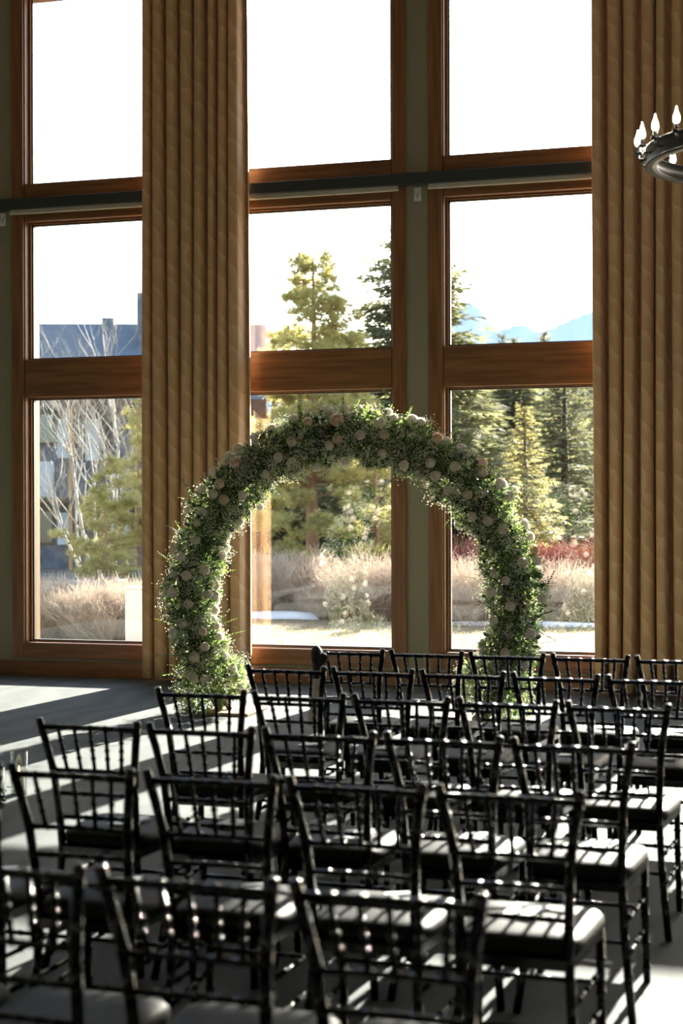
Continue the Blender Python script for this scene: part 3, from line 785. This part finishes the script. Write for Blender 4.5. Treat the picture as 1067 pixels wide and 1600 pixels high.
for i, (x, y, z) in enumerate(((0.0, -0.04, 0.10), (-0.05, -0.03, 0.17), (0.03, -0.03, 0.06), (-0.03, -0.05, 0.045))):
    link('rose', ROSES[2 if i % 2 else 0], None, posy, (x, y, z), (math.radians(70), 0, i), (0.034,) * 3)

# ================================================================== OUTDOORS
GZ = -0.18
def place(u, y): p = at(u, 800, y); return p[0]
# ---- trees
SPRAY_V = []; SPRAY_F = []
for i, (a, l) in enumerate(((0, 1.0), (0.62, 0.62), (-0.62, 0.62), (1.0, 0.4), (-1.0, 0.4))):
    y0 = 0.0 if i == 0 else (0.35 if i < 3 else 0.1)
    dx, dy = math.sin(a), math.cos(a); b = len(SPRAY_V); wq = 0.085
    SPRAY_V += [(0 - dy * wq * .5, y0 + dx * wq * .5, 0.02), (dx * l * .55 - dy * wq, y0 + dy * l * .55 + dx * wq, -0.05), (dx * l, y0 + dy * l, -0.10),
                (dx * l * .55 + dy * wq, y0 + dy * l * .55 - dx * wq, -0.05)]
    SPRAY_F.append((b, b + 1, b + 2, b + 3))
def spruce_meshes(sd, n_wh=34, sprays=9, droop=0.25):
    """unit spruce: height 1, radius about 0.2"""
    g = np.random.default_rng(sd); P = []; D = []; S = []; br = MB()
    br.tube([(0, 0, 0), (0.003, 0, 0.5), (0, 0, 0.99)], [0.018, 0.010, 0.002], 7)
    for w_ in range(n_wh):
        z = 0.05 + 0.93 * (w_ / (n_wh - 1)) ** 0.92
        R = 0.20 * (1 - z) ** 0.85 * g.uniform(0.85, 1.1) + 0.008
        nb = int(6 + 5 * (1 - z)); a0 = g.uniform(0, 6.28)
        for b in range(nb):
            if g.uniform() < 0.08: continue
            a = a0 + 2 * math.pi * b / nb + g.uniform(-0.25, 0.25); r = R * g.uniform(0.65, 1.12)
            up = g.uniform(0.0, 0.25) * (0.4 + z); ns = max(3, int(sprays * (0.4 + 0.6 * (1 - z))))
            pts = []
            for k in range(ns):
                t = (k + 1) / ns; rr = r * t
                zz = z + rr * (up - droop * t * (1 - 0.6 * z)) + 0.02 * t * t
                p = np.array([rr * math.cos(a), rr * math.sin(a), zz]); pts.append(p)
                for _ in range(2 if t > 0.3 else 1):
                    aa = a + g.uniform(-0.9, 0.9) * (1.1 - 0.5 * t)
                    P.append(p + g.normal(size=3) * 0.004); D.append((math.cos(aa), math.sin(aa), g.uniform(-0.55, 0.25))); S.append(g.uniform(0.036, 0.062) * (0.55 + 0.6 * (1 - z)))
            br.tube([np.array([0, 0, z])] + pts, [0.0035 * (1 - z) + 0.001] + [0.0022 * (1 - k / ns) + 0.0006 for k in range(ns)], 3, False)
    v, f = scatter(SPRAY_V, SPRAY_F, np.array(P), dir_rot_up(np.array(D), g), np.array(S))
    return br.mesh('trunk'), np_mesh('foliage', v, f)
def dir_rot_up(d, g):
    d = d / np.linalg.norm(d, axis=1)[:, None]; up = np.array([0, 0, 1.0]) + g.normal(size=d.shape) * 0.35
    x = np.cross(d, up); x /= np.linalg.norm(x, axis=1)[:, None]; z = np.cross(x, d)
    return np.stack([x, d, z], -1)
TUFT_V = []; TUFT_F = []
_g = np.random.default_rng(5)
for i in range(22):
    d = _g.normal(size=3); d[1] = abs(d[1]) * 1.1 + 0.2; d /= np.linalg.norm(d)
    s_ = np.cross(d, _g.normal(size=3)); s_ /= np.linalg.norm(s_); b = len(TUFT_V); l = _g.uniform(0.75, 1.0)
    TUFT_V += [tuple(s_ * 0.035), tuple(-s_ * 0.035), tuple(d * l)]; TUFT_F.append((b, b + 1, b + 2))
def pine_meshes(sd, shape, n_br=60, clumps=5, ts=0.035, tpc=12, z0=0.12, tr=1.0):
    """unit pine: height 1; shape(z) gives the crown radius; needles in clumps with gaps between"""
    g = np.random.default_rng(sd); P = []; D = []; S = []; br = MB()
    br.tube([(0, 0, 0), (0.006, 0.004, 0.35), (-0.004, 0, 0.7), (0, 0, 0.98)], [0.022 * tr, 0.016 * tr, 0.009 * tr, 0.002], 8)
    for i in range(n_br):
        z = z0 + (0.99 - z0) * (i + g.uniform(0, 1)) / n_br; a = g.uniform(0, 6.28) if i % 3 else i * 2.4
        R = shape(z) * g.uniform(0.6, 1.2); pts = [np.array([0, 0, z])]; lift = g.uniform(0.1, 0.6)
        for k in range(1, 5):
            t = k / 4; pts.append(np.array([R * t * math.cos(a), R * t * math.sin(a), z + R * (lift * t * t - 0.15 * t)]) + g.normal(size=3) * 0.005)
        br.tube(pts, [0.006 * (1.1 - z), 0.005 * (1.1 - z), 0.0035 * (1.1 - z), 0.002, 0.001], 4, False)
        for _ in range(max(2, int(clumps * (0.3 + R / 0.2)))):
            t = 1.0 if _ == 0 else g.uniform(0.4, 1.0); j = min(3, int(t * 4)); c = pts[j] + (pts[j + 1] - pts[j]) * (t * 4 - j)
            side = np.array([-math.sin(a), math.cos(a), 0.0]) * g.normal() * 0.035 * (1.2 - t * .5); c = c + side + np.array([0, 0, g.uniform(0, 0.012)])
            for q_ in range(tpc):
                q = g.normal(size=3) * np.array([1, 1, 0.6]) * ts * 0.45
                P.append(c + q); D.append(q / np.linalg.norm(q) * 0.8 + np.array([math.cos(a) * .5, math.sin(a) * .5, 0.9])); S.append(ts * g.uniform(0.7, 1.15))
    v, f = scatter(TUFT_V, TUFT_F, np.array(P), dir_rot_up(np.array(D), g), np.array(S))
    return br.mesh('trunk'), np_mesh('foliage', v, f)
SPR_M = [spruce_meshes(21, 48, 13), spruce_meshes(22, 30, 8, 0.35), spruce_meshes(23, 28, 8, 0.2)]
def mat_copy(me, mat):
    c = me.copy(); c.materials.clear(); c.materials.append(mat); return c
SPR_SETS = {}
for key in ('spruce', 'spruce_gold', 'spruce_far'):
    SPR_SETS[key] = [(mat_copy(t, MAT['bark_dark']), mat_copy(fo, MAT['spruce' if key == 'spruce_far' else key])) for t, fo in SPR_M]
def tree(name, tm_, fm_, u, top_v, y, width, label, group=None, rz=None):
    x = place(u, y); h = at(u, top_v, y)[2] - GZ
    e = empty(name, (x, y, GZ), random.uniform(0, 6.28) if rz is None else rz); tag(e, label, 'tree', group)
    kx = width / 0.4
    for nm, me in (('trunk', tm_), ('foliage', fm_)): link(nm, me, None, e, (0, 0, 0), (0, 0, 0), (kx, kx, h))
    return e
def spruce(kind, var, u, top_v, y, width, label, group=None):
    t, fo = SPR_SETS[kind][var]; return tree('spruce_tree', t, fo, u, top_v, y, width, label, group)
spruce('spruce', 0, 654, 285, 38.0, 6.2, 'tall dark spruce standing behind the bare pilaster')
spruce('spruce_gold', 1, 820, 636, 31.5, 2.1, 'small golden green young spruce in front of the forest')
spruce('spruce', 2, 882, 580, 44.0, 4.8, 'broad grey green spruce behind the golden young spruce')
spruce('spruce', 1, 738, 560, 42.0, 4.2, 'olive green spruce between tall dark spruce and golden young spruce')
rf = random.Random(3)
u = 676
i = 0
while u < 990:
    spruce('spruce_far', i % 3, u, rf.uniform(548, 600), rf.uniform(54, 74), rf.uniform(4.2, 6.0), 'dark green spruce in the far forest belt', 'far forest belt spruces'); u += rf.uniform(15, 26); i += 1
for uu, tv in ((785, 523), (851, 518), (803, 529)):
    spruce('spruce_far', 1, uu, tv, 95, 4.5, 'distant spruce whose tip rises before the mountains', 'spruce tips before the mountains')
for uu, tv, yy in ((545, 588, 60), (580, 600, 52), (615, 575, 66)):
    spruce('spruce_far', 2, uu, tv, yy, 5.0, 'dark spruce standing behind the yellow green pines', 'spruces behind the pines')
for uu, tv, yy, wd in ((392, 700, 41, 4.0), (428, 735, 38, 3.6), (462, 690, 43, 4.2), (505, 705, 40, 4.0), (540, 670, 44, 4.4), (600, 690, 40, 4.0), (640, 660, 46, 4.4)):
    spruce('spruce', 1 + int(uu) % 2, uu, tv, yy, wd, 'low olive spruce filling the gap under the yellow green pines', 'low spruces under the pines')
PM = [tuple(mat_copy(a, b) for a, b in zip(pine_meshes(31, lambda z: (0.27 * (1 - z) ** 0.8 + 0.018) * (1.0 if z > 0.2 else 0.8), 95, 6, 0.026, 12, 0.26), (MAT['bark'], MAT['pine']))),
      tuple(mat_copy(a, b) for a, b in zip(pine_meshes(32, lambda z: 0.22 * math.sin(math.pi * min(1, 0.25 + 0.75 * z)) ** 0.7 + 0.02, 26, 4, 0.050, 11, 0.12, 0.5), (MAT['bark'], MAT['pine'])))]
tree('pine_tree', *PM[0], 490, 400, 34.0, 3.2, 'tall yellow green pine with pointed crown behind the arch')
tree('pine_tree', *PM[1], 588, 655, 30.5, 2.0, 'bushy pine left of the bare pilaster behind the hedge'.replace('left of', 'beside'))
tree('pine_tree', *PM[1], 408, 690, 29.5, 1.6, 'short bushy pine beside the curtain behind the arch')
tree('pine_tree', *PM[1], 216, 628, 26.5, 1.35, 'dense green pine beside the bare pale trees')
tree('pine_tree', *PM[1], 165, 722, 25.2, 1.15, 'low young pine in front of bare pale trunks')
tree('pine_tree', *PM[0], 535, 522, 58, 5.0, 'distant pine with its tip just above the middle rail')
tree('pine_tree', *PM[0], 428, 520, 62, 5.0, 'distant pine beside the end of the lodge roof')

def bare_tree_mesh(sd, h, r0, lean, depth=4, spread=0.6):
    g = random.Random(sd); mb = MB()
    def grow(p, d, l, r, lev):
        pts = [p]; n = 4
        for i in range(n):
            d = (d + Vector((g.gauss(0, .10), g.gauss(0, .10), g.gauss(0.06, .06)))).normalized(); pts.append(pts[-1] + d * l / n)
        mb.tube([tuple(q) for q in pts], [r * (1 - 0.5 * i / n) for i in range(n + 1)], 6 if lev < 2 else 4 if lev < 3 else 3, False)
        if lev >= depth: return
        for b in range(g.choice((4, 5, 6)) if lev == 0 else g.choice((3, 4, 5))):
            t = g.uniform(0.3, 1.0); j = min(n - 1, int(t * n)); q = pts[j].lerp(pts[j + 1], t * n - j)
            ax = Vector((g.gauss(0, 1), g.gauss(0, 1), 0.15)).normalized()
            grow(q, (d * (1 - spread * .5) + ax * spread).normalized(), l * g.uniform(0.42, 0.66), r * 0.45, lev + 1)
    grow(Vector((0, 0, 0)), Vector((lean, 0, 1)).normalized(), h * 0.62, r0, 0)
    me = mb.mesh('branches'); me.materials.append(MAT['aspen']); return me
BT = [bare_tree_mesh(3, 5.2, 0.032, -0.75), bare_tree_mesh(8, 5.6, 0.035, -0.45), bare_tree_mesh(12, 6.5, 0.042, -0.1), bare_tree_mesh(15, 7.0, 0.045, 0.05, 4, 0.45)]
for (u, y, k, lab) in ((158, 27.5, 0, 'bare pale tree leaning far over towards the lodge'), (166, 28.5, 1, 'bare pale tree leaning gently before the lodge'), (150, 29.5, 2, 'bare pale upright tree with forked limbs before the lodge'),
                       (176, 30, 3, 'bare pale straight tree beside the dense green pine'), (135, 31, 1, 'thin bare tree close before the lodge wall'), (205, 33, 2, 'bare tree behind the dense green pine reaching above the rail')):
    e = empty('bare_tree', (place(u, y), y, GZ), 0.0); tag(e, lab, 'tree', 'bare trees before the lodge'); link('branches', BT[k], None, e)

# ---- shrubs
def shrub_mesh(sd, n, h, r, mat, upright=0.5, tw=0.005, subs=5):
    g = np.random.default_rng(sd); V = []; F = []
    def strip(pts, w0, w1):
        """three-sided tapering twig"""
        b = len(V); pts = np.array(pts); k = len(pts)
        t = pts[-1] - pts[0]; t /= np.linalg.norm(t); a = np.cross(t, g.normal(size=3)); a /= np.linalg.norm(a); c = np.cross(t, a)
        for i, p in enumerate(pts):
            w_ = w0 + (w1 - w0) * i / (k - 1)
            for q in range(3): V.append(p + (a * math.cos(q * 2.094) + c * math.sin(q * 2.094)) * w_)
        for i in range(k - 1):
            for q in range(3): F.append((b+3*i+q, b+3*i+(q+1) % 3, b+3*i+3+(q+1) % 3, b+3*i+3+q))
    for i in range(n):
        a = g.uniform(0, 6.28); o = math.sqrt(g.uniform(0, 1)); base = np.array([math.cos(a), math.sin(a), 0]) * r * 0.35 * o
        top = np.array([math.cos(a) * r * o, math.sin(a) * r * o, h * (1 - 0.35 * o * o) * g.uniform(0.75, 1.08)])
        mid = (base + top) / 2 + np.array([math.cos(a), math.sin(a), 0]) * (-r * 0.12 * upright) + g.normal(size=3) * 0.03
        strip([base, mid, top], tw, tw * 0.5)
        for _ in range(subs):
            t = g.uniform(0.25, 0.95); p = base + (top - base) * t; d = g.normal(size=3) * np.array([1, 1, 0.6]) + np.array([math.cos(a) * .5, math.sin(a) * .5, 1.3 * upright + .5]); d /= np.linalg.norm(d)
            l = h * g.uniform(0.15, 0.34); strip([p, p + d * l * .55 + g.normal(size=3) * .012, p + d * l], tw * 0.7, tw * 0.3)
    me = np_mesh('twigs', V, F); me.materials.append(mat); return me
SH = [shrub_mesh(41, 420, 0.80, 0.75, MAT['twig'], 0.5, 0.005, 7), shrub_mesh(42, 380, 0.92, 0.9, MAT['twig'], 0.3, 0.005, 6), shrub_mesh(43, 420, 0.70, 0.8, MAT['twig'], 0.7, 0.0045, 8)]
SR = [shrub_mesh(51, 240, 1.25, 0.75, MAT['twig_red'], 1.3, 0.007, 3), shrub_mesh(52, 220, 1.15, 0.7, MAT['twig_red'], 1.4, 0.007, 3)]
k = 0
for (u, y, s, kind, lab, grp) in (
        [(u_, 19.9 + 0.4 * math.sin(u_), 1.02 + 0.08 * math.cos(u_), 0 if i_ % 2 else 2, 'dense beige leafless hedge shrub before the lodge and bare trees', 'hedge shrubs before the lodge') for i_, u_ in enumerate(range(30, 262, 24))] +
        [(u_, 21.2, 1.0, 0, 'beige leafless hedge shrub before the lodge, rear line', 'hedge shrubs before the lodge, rear line') for u_ in range(52, 250, 34)] +
        [(u_, 25.8, 1.15, 1, 'grey beige leafless shrub below the tall yellow green pine', 'shrubs below the pine') for u_ in (395, 425, 458, 488)] +
        [(520, 24.8, 0.85, 2, 'low grey leafless shrub in front of the pine shrubs', None), (580, 25.0, 1.2, 1, 'large rounded leafless shrub beside the bare pilaster', None), (625, 25.4, 1.1, 1, 'leafless shrub behind the bare pilaster', None),
         (748, 24.6, 1.15, 1, 'pale spreading leafless shrub before the red twigged shrubs', None), (700, 25.4, 1.1, 1, 'leafless shrub between bare pilaster and pale spreading shrub', None), (858, 25.2, 1.1, 1, 'mauve grey leafless shrub behind the arch leg', None), (925, 25.0, 1.1, 0, 'leafless shrub at the curtain with the chandelier', None)]):
    e = empty('leafless_shrub', (place(u, y), y, GZ), k * 1.3); tag(e, lab, 'shrub', grp)
    link('twigs', SH[kind], None, e, (0, 0, 0), (0, 0, 0), (s, s, s)); k += 1
for (u, y, kk) in ((715, 27.5, 0), (742, 27.8, 1), (770, 27.4, 0), (800, 28, 1), (842, 27.6, 0), (872, 27.9, 1), (900, 27.4, 0), (930, 27.8, 1)):
    e = empty('red_shrub', (place(u, y), y, GZ), k * 0.9); tag(e, 'red twigged leafless shrub below the forest', 'shrub', 'red twigged shrubs'); link('twigs', SR[kk], None, e, (0, 0, 0), (0, 0, 0), (1.05,) * 3); k += 1

# ---- lawn blades and snow
nb = 26000
bx = rng.uniform(-9.5, 1.5, nb); by = rng.uniform(17.0, 24.1, nb)
bp2 = np.stack([bx, by, np.full(nb, -0.152)], 1); bd = rng.normal(size=(nb, 3)) * np.array([0.9, 0.9, 0.2]) + np.array([0, 0, 0.75])
v, f = scatter([(-0.12, 0, 0), (0.12, 0, 0), (0, 1, 0.1)], [(0, 1, 2)], bp2, dir_rot(bd), rng.uniform(0.03, 0.07, nb))
tag(link('lawn_blades', np_mesh('lawn_blades', v, f), MAT['blade']), 'short straw coloured grass blades on the lawn', 'grass', kind='stuff')
def snow(x, y, rx, ry, h, lab, sd):
    mb = MB(); n, mr = 40, 6; vs = [(x, y, GZ + h)]; fs = []; rr = random.Random(sd); ph = [rr.uniform(0, 6) for _ in range(4)]
    for j in range(1, mr + 1):
        t = j / mr
        for q in range(n):
            a = 2 * math.pi * q / n; e = 1 + 0.2 * math.sin(3 * a + ph[0]) + 0.15 * math.sin(5 * a + ph[1]) + 0.08 * math.sin(9 * a + ph[2])
            vs.append((x + rx * e * t * math.cos(a), y + ry * e * t * math.sin(a), GZ + (h + 0.02) * (1 - t * t) - 0.02 * t))
    for q in range(n): fs.append((0, 1 + q, 1 + (q + 1) % n))
    for j in range(mr - 1):
        for q in range(n): fs.append((1+j*n+q, 1+(j+1)*n+q, 1+(j+1)*n+(q+1) % n, 1+j*n+(q+1) % n))
    mb.add(vs, fs, True); tag(mb.build('snow_patch', MAT['snow']), lab, 'snow', 'old snow patches')
snow(place(85, 18.9), 18.9, 0.5, 0.3, 0.06, 'small patch of old snow at foot of the lodge hedge', 1)
snow(place(560, 26.2), 26.2, 2.6, 0.6, 0.10, 'long patch of old snow among shrubs behind the arch', 2)
snow(place(830, 24.3), 24.3, 2.2, 0.22, 0.06, 'thin strip of snow along the lawn edge before the red twigs', 3)
snow(place(150, 27.0), 27.0, 2.4, 0.5, 0.5, 'bank of snow behind the lodge hedge', 4)
snow(place(450, 25.2), 25.0, 1.3, 0.35, 0.10, 'patch of old snow under the pine shrubs', 5)

# ---- white cabinet and green box by the hedge
def cab(u0, u1, v0, v1, y, dep, mat, name, lab):
    A = at(u0, v1, y); B = at(u1, v0, y); e = empty(name, (A[0], y, A[2])); tag(e, lab, 'box')
    w_, h_ = B[0] - A[0], B[2] - A[2]
    MB().box((0, 0, GZ - A[2]), (w_, dep, h_), 0.01).build('body', mat, e); MB().box((-0.01, -0.012, h_), (w_ + 0.01, dep + 0.01, h_ + 0.025), 0.005).build('lid', mat, e)
    return e
cab(195, 232, 921, 983, 18.9, 0.25, MAT['box_white'], 'utility_cabinet', 'white utility cabinet in front of the beige hedge')
cab(204, 240, 894, 940, 25.0, 0.5, MAT['box_green'], 'utility_box', 'dark green box behind the beige hedge')

# ---- lodge: its end wall lies along the line of sight, the front faces the hall
LO = at(416, 795, 46.0); LD = float((LO - CAM) @ FW)
lodge = empty('lodge', (LO[0], LO[1], GZ), math.atan2(-LO[0], LO[1])); tag(lodge, 'long lodge with slate blue roof, stucco panels and cedar posts', 'building')
def lx(u, dy=0.0): return (u - 416) * (LD + dy) / F_PX
def lz(v, dy=0.0): return CAM_H - GZ - (v - 795) * (LD + dy) / F_PX
xa, xr, xb = lx(-260), 0.0, -0.35
eave, ridge = lz(628), lz(507, 2.5)
rf_ = MB(); rf_.add([(xa, -0.9, eave), (xr, -0.9, eave), (xr, 2.5, ridge), (xa, 2.5, ridge), (xr, 5.9, eave), (xa, 5.9, eave),
                     (xa, -0.9, eave - 0.2), (xr, -0.9, eave - 0.2), (xr, 2.5, ridge - 0.2), (xa, 2.5, ridge - 0.2), (xr, 5.9, eave - 0.2), (xa, 5.9, eave - 0.2)],
                    [(0,1,2,3), (3,2,4,5), (0,6,7,1), (1,7,8,2), (2,8,10,4), (0,3,9,6), (3,5,11,9), (4,10,11,5), (7,10,8), (6,9,11), (6,11,10,7)])
ro = rf_.build('roof', MAT['roof'], lodge)
X = lx(172, 2.5); MB().box((X - 0.2, 2.2, ridge - 0.4), (X + 0.2, 2.8, ridge + 0.17), 0.02).build('roof_vent', MAT['roof'], ro)
X = lx(217, 1.5); zc = lz(460, 1.5)
c_ = MB().box((X, 1.2, ridge - 1.8), (X + 0.9, 2.1, zc), 0.02).build('chimney', MAT['b_stone'], ro)
MB().lathe([(0, zc), (0.14, zc), (0.11, zc + 0.38), (0.15, zc + 0.42), (0, zc + 0.45)], 12, (X + 0.25, 1.6, 0)).build('chimney_pot', MAT['roof'], c_)
MB().box((xa, 0, 0), (xb, 5.0, eave - 0.2)).build('wall', MAT['b_stone'], lodge)
MB().box((xa, -0.97, eave - 0.28), (xr, -0.9, eave + 0.02)).build('fascia', MAT['b_trim'], lodge)
for r in ((93, 116, 655, 716), (52, 88, 721, 776), (136, 158, 655, 720), (176, 205, 790, 850), (318, 352, 650, 720), (262, 292, 700, 770), (93, 112, 800, 850)):
    MB().box((lx(r[0]), -0.12, lz(r[3])), (lx(r[1]), 0.05, lz(r[2])), 0.01).build('stucco_panel', MAT['b_stucco'], lodge)
for r in ((58, 90, 645, 695), (120, 134, 650, 720), (58, 88, 795, 850), (120, 160, 795, 850), (162, 176, 655, 715), (215, 250, 650, 720), (215, 250, 795, 850), (296, 315, 650, 720), (360, 388, 650, 720), (360, 388, 795, 850), (20, 50, 645, 700)):
    wn = MB().box((lx(r[0]), -0.06, lz(r[3])), (lx(r[1]), 0.05, lz(r[2]))).build('window', MAT['b_trim'], lodge)
    MB().box((lx(r[0]) + 0.07, -0.09, lz(r[3]) + 0.07), (lx(r[1]) - 0.07, -0.05, lz(r[2]) - 0.07)).build('pane', MAT['b_glass'], wn)
MB().box((xa, -1.0, lz(786)), (xb, 0.1, lz(778)), 0.01).build('balcony', MAT['b_trim'], lodge)
for uu in (113, 215, 300, 30):
    X = lx(uu, -0.8); MB().box((X - 0.06, -0.9, 0), (X + 0.06, -0.78, eave - 0.2), 0.01).build('post', MAT['b_post'], lodge)

# ---- mountains
MY = 1500.0
prof = [(300, 640), (420, 600), (520, 560), (600, 540), (660, 510), (705, 486), (722, 474), (736, 473), (750, 484), (765, 505), (778, 517), (795, 511), (812, 507), (828, 511), (838, 520), (860, 514), (890, 500), (925, 486), (990, 470), (1070, 490), (1200, 520), (1500, 560)]
pu = np.linspace(300, 1500, 260); pv = np.interp(pu, [a for a, _ in prof], [b for _, b in prof]) + 1.6 * np.sin(pu * .35) * (rng.uniform(.3, 1, len(pu))) 
vs = []; fs = []; nr = 14
for i, (a, b) in enumerate(zip(pu, pv)):
    T = at(a, b, MY)
    for j in range(nr + 1):
        t = j / nr; sp_ = 1 + 0.12 * math.sin(a * .11 + j) * (1 if 0 < t < 1 else 0)
        vs.append((T[0], MY - 420 * (1 - t) * sp_, (GZ - 1) + (T[2] - GZ + 1) * t ** 1.25))
for i in range(len(pu) - 1):
    for j in range(nr): fs.append((i*(nr+1)+j, (i+1)*(nr+1)+j, (i+1)*(nr+1)+j+1, i*(nr+1)+j+1))
tag(link('mountain_range', np_mesh('mountain_range', vs, fs, True), MAT['mount']), 'pale blue mountain range on the horizon, haze painted into its colour', 'mountain')
